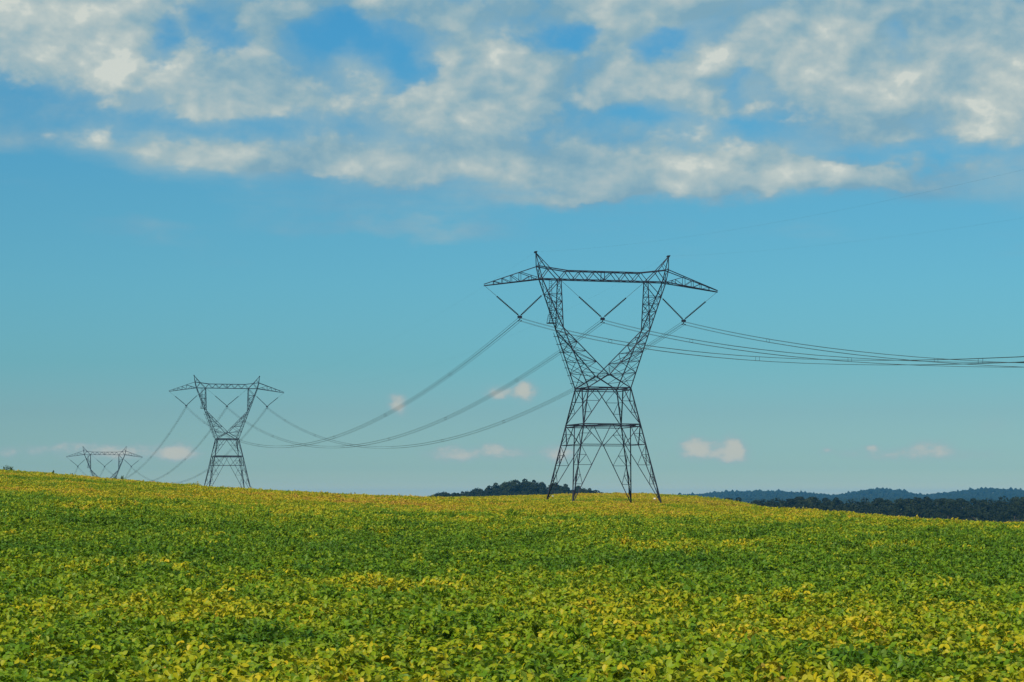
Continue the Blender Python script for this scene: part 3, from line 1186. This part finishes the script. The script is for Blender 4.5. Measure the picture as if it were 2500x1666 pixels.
# the dark wood on the knoll behind the tallest pylon
KNOLL = [(1060, 1207), (1069, 1202), (1086, 1200), (1098, 1205), (1112, 1203), (1126, 1200), (1144, 1199), (1158, 1194), (1169, 1191), (1186, 1190), (1203, 1186),
         (1217, 1179), (1229, 1176), (1246, 1173), (1263, 1171), (1277, 1169), (1288, 1176), (1301, 1172), (1315, 1177), (1326, 1176),
         (1346, 1179), (1362, 1178), (1373, 1182), (1382, 1190), (1391, 1195), (1409, 1185), (1421, 1191)]
LBL_K = 'dark broadleaf tree in the small wood on the knoll behind the tallest pylon'
GRP_K = 'trees of the small wood on the knoll'
for i, (px, py) in enumerate(KNOLL):
    dist = 1800 + random.uniform(-12, 25)
    x = col_t(px) * dist
    top = (HORIZON - py) / F * dist + CAM_Z
    tree('broadleaf_tree', x, dist, max(4.0, top - gz(x, dist)), i * 5 + (i % 3), LBL_K, GRP_K, wide=.85 if i % 2 else 1.05)
for row, (back, lo) in enumerate(((-35, .30), (-65, .62))):
    for i in range(20 if row == 0 else 15):
        px = (1068 + i * 18.5 if row == 0 else 1120 + i * 20) + random.uniform(-5, 5)
        py = np.interp(px, [k[0] for k in KNOLL], [k[1] for k in KNOLL])
        py = py + (1212 - py) * (lo + random.uniform(-.08, .08))
        dist = 1800 + back + random.uniform(-8, 8)
        x = col_t(px) * dist
        top = (HORIZON - py) / F * dist + CAM_Z
        tree('broadleaf_tree', x, dist, max(3.5, top - gz(x, dist)), i + 2 * row, LBL_K, GRP_K, wide=1.1)
for px, py, wd, lab in ((1444, 1192, .75, 'small lone tree at the end of the knoll, beside a low shrub'),
                        (1434, 1198, 1.6, 'low shrub between the wooded knoll and the small lone tree'),
                        (1466, 1197, 1.7, 'low spreading shrub on the crest between the pylon legs')):
    dist = 1800.0
    x = col_t(px) * dist
    top = (HORIZON - py) / F * dist + CAM_Z
    tree('broadleaf_tree' if wd < 1 else 'shrub', x, dist, max(3.0, top - gz(x, dist)), 3, lab, None, wide=wd)

# the belt of trees in the valley under the blue hills
BELT = [(1780, 1218), (1870, 1219), (1931, 1213), (1955, 1213), (2033, 1214), (2060, 1222), (2095, 1216), (2152, 1219), (2230, 1213), (2278, 1214),
        (2346, 1214), (2380, 1219), (2421, 1213), (2462, 1215), (2500, 1206), (2600, 1210)]
LBL_B = 'dark tree in the %s row of the long valley belt below the blue hills'
ROW_B = ('rearmost', 'second', 'middle', 'fourth', 'front')
GRP_B = 'trees of the belt in the valley'
for row, (dist0, drop) in enumerate(((1430, 0), (1395, 5), (1350, 13), (1300, 22), (1255, 30))):
    px = 1740.0 + row * 12
    i = 0
    while px < 2590:
        py = np.interp(px, [k[0] for k in BELT], [k[1] for k in BELT]) + drop + random.uniform(-4, 5)
        if py > np.interp(px, [1740, 1800, 1850, 1880, 2105, 2350, 2500, 2600], [1212, 1220, 1229, 1236, 1245, 1262, 1270, 1276]):
            px += 20
            continue
        dist = dist0 + random.uniform(-12, 12)
        x = col_t(px) * dist
        top = (HORIZON - py) / F * dist + CAM_Z
        tree('broadleaf_tree', x, dist, max(5.0, top - gz(x, dist)), i * 7 + row + int(random.random() * 3), LBL_B % ROW_B[row], GRP_B + ', %s row' % ROW_B[row], wide=random.uniform(.85, 1.2))
        px += random.uniform(22, 36)
        i += 1


# the far forest that covers the ridge
def build_forest():
    ico = bmesh.new()
    bmesh.ops.create_icosphere(ico, subdivisions=1, radius=1.0)
    iv = np.array([v.co[:] for v in ico.verts])
    jf = [[v.index for v in f.verts] for f in ico.faces]
    ico.free()
    V, Fc, A = [], [], []
    nv = 0
    n = 10000
    Y = rng.uniform(4300, 6700, n)
    X = rng.uniform(.035, .275, n) * Y
    Z = ground(X, Y)
    for x, y, z in zip(X, Y, Z):
        s = rng.uniform(4.2, 7.5)
        h = rng.uniform(8.0, 13.0) + (rng.random() < .08) * rng.uniform(2, 6)
        p = iv * (1 + rng.normal(0, .16, (len(iv), 1))) * (s, s, h * .5) + (x, y, z + h * .5)
        V.append(p)
        Fc += [tuple(i + nv for i in f) for f in jf]
        A += [float(rng.uniform(0, 1))] * len(iv)
        nv += len(iv)
    me = bpy.data.meshes.new('far_forest')
    me.from_pydata(np.concatenate(V).tolist(), [], Fc)
    me.materials.append(M_FOREST)
    at = me.attributes.new('lr', 'FLOAT', 'POINT')
    at.data.foreach_set('value', A)
    o = bpy.data.objects.new('far_forest', me)
    COL.objects.link(o)
    tag(o, 'blue wooded ridge far away beyond the belt of dark trees', 'forest', kind='stuff')


build_forest()


# ------------------------------------------------------------------ weeds that stand out of the crop
def weed(px, dist, height, spread, label):
    x = col_t(px) * dist
    root = empty('tall_weed', (x, dist, gz(x, dist)))
    total = CANOPY + height + .02
    r = np.random.default_rng(int(px))
    st = MB()
    lf = MB()
    for i in range(5):
        a = r.uniform(0, 6.28)
        e = Vector((math.cos(a) * spread * r.uniform(.1, .6), math.sin(a) * spread * r.uniform(.1, .6), total * r.uniform(.8, 1.0)))
        st.tube([(0, 0, -.05), e * .5 + Vector((0, 0, .05)), e], [.025, .018, .008], 5)
        for q in range(26):
            t = r.uniform(.35, 1.02)
            p = e * t + Vector(r.normal(0, spread * .13, 3))
            d1 = Vector(r.normal(0, 1, 3)).normalized()
            d2 = d1.cross(Vector(r.normal(0, 1, 3))).normalized()
            s = r.uniform(.07, .15)
            lf.add([p - d1 * s, p + d2 * s * .45, p + d1 * s, p - d2 * s * .45], [(0, 1, 2, 3)])
    st.build('stem', M_WEED, root)
    lf.build('foliage', M_WEED, root)
    tag(root, label, 'weed', 'weeds standing out of the crop')


for a in ((16, 318, .55, .9, 'broad dark weed clump on the crest at the picture edge, beside a shorter one'),
          (27, 322, .40, .7, 'shorter weed on the crest beside the broad dark clump'),
          (130, 335, .45, .25, 'thin single weed on the crest between the dark clump and the smallest pylon'),
          (175, 345, .30, .6, 'low weed on the crest just before the smallest pylon'),
          (281, 360, .30, .5, 'low weed on the crest in front of the smallest pylon'),
          (299, 372, .75, .45, 'tallest weed on the crest, just past the smallest pylon'),
          (370, 395, .35, .6, 'low weed on the crest between the smallest and middle-sized pylons'),
          (705, 450, .30, .6, 'low weed on the crest past the middle-sized pylon'),
          (1566, 500, .55, .8, 'small dark bush on the crest behind the legs of the tallest pylon'),
          (2180, 140, .15, .5, 'dark weed low in the field below the belt of trees')):
    weed(*a)

# ------------------------------------------------------------------ the air
def build_haze():
    m, k = mat('haze_air')
    pv = k.node('ShaderNodeVolumePrincipled')
    pv.inputs['Color'].default_value = (*HAZE_COLOR, 1)
    pv.inputs['Density'].default_value = HAZE_DENSITY
    pv.inputs['Anisotropy'].default_value = 0.0
    o_ = k.node('ShaderNodeOutputMaterial')
    k.t.links.new(pv.outputs[0], o_.inputs['Volume'])
    mb = MB()
    z0, z1 = -34.0, 52.0
    mb.box((0, 6900, (z0 + z1) / 2), 18400, 15000, z1 - z0)
    o = mb.build('haze', m)
    tag(o, 'thin blue haze lying over the valley and the far ridge', kind='stuff')


HAZE_COLOR = (0.10, 0.46, 1.0)
HAZE_DENSITY = 5.0e-5
build_haze()
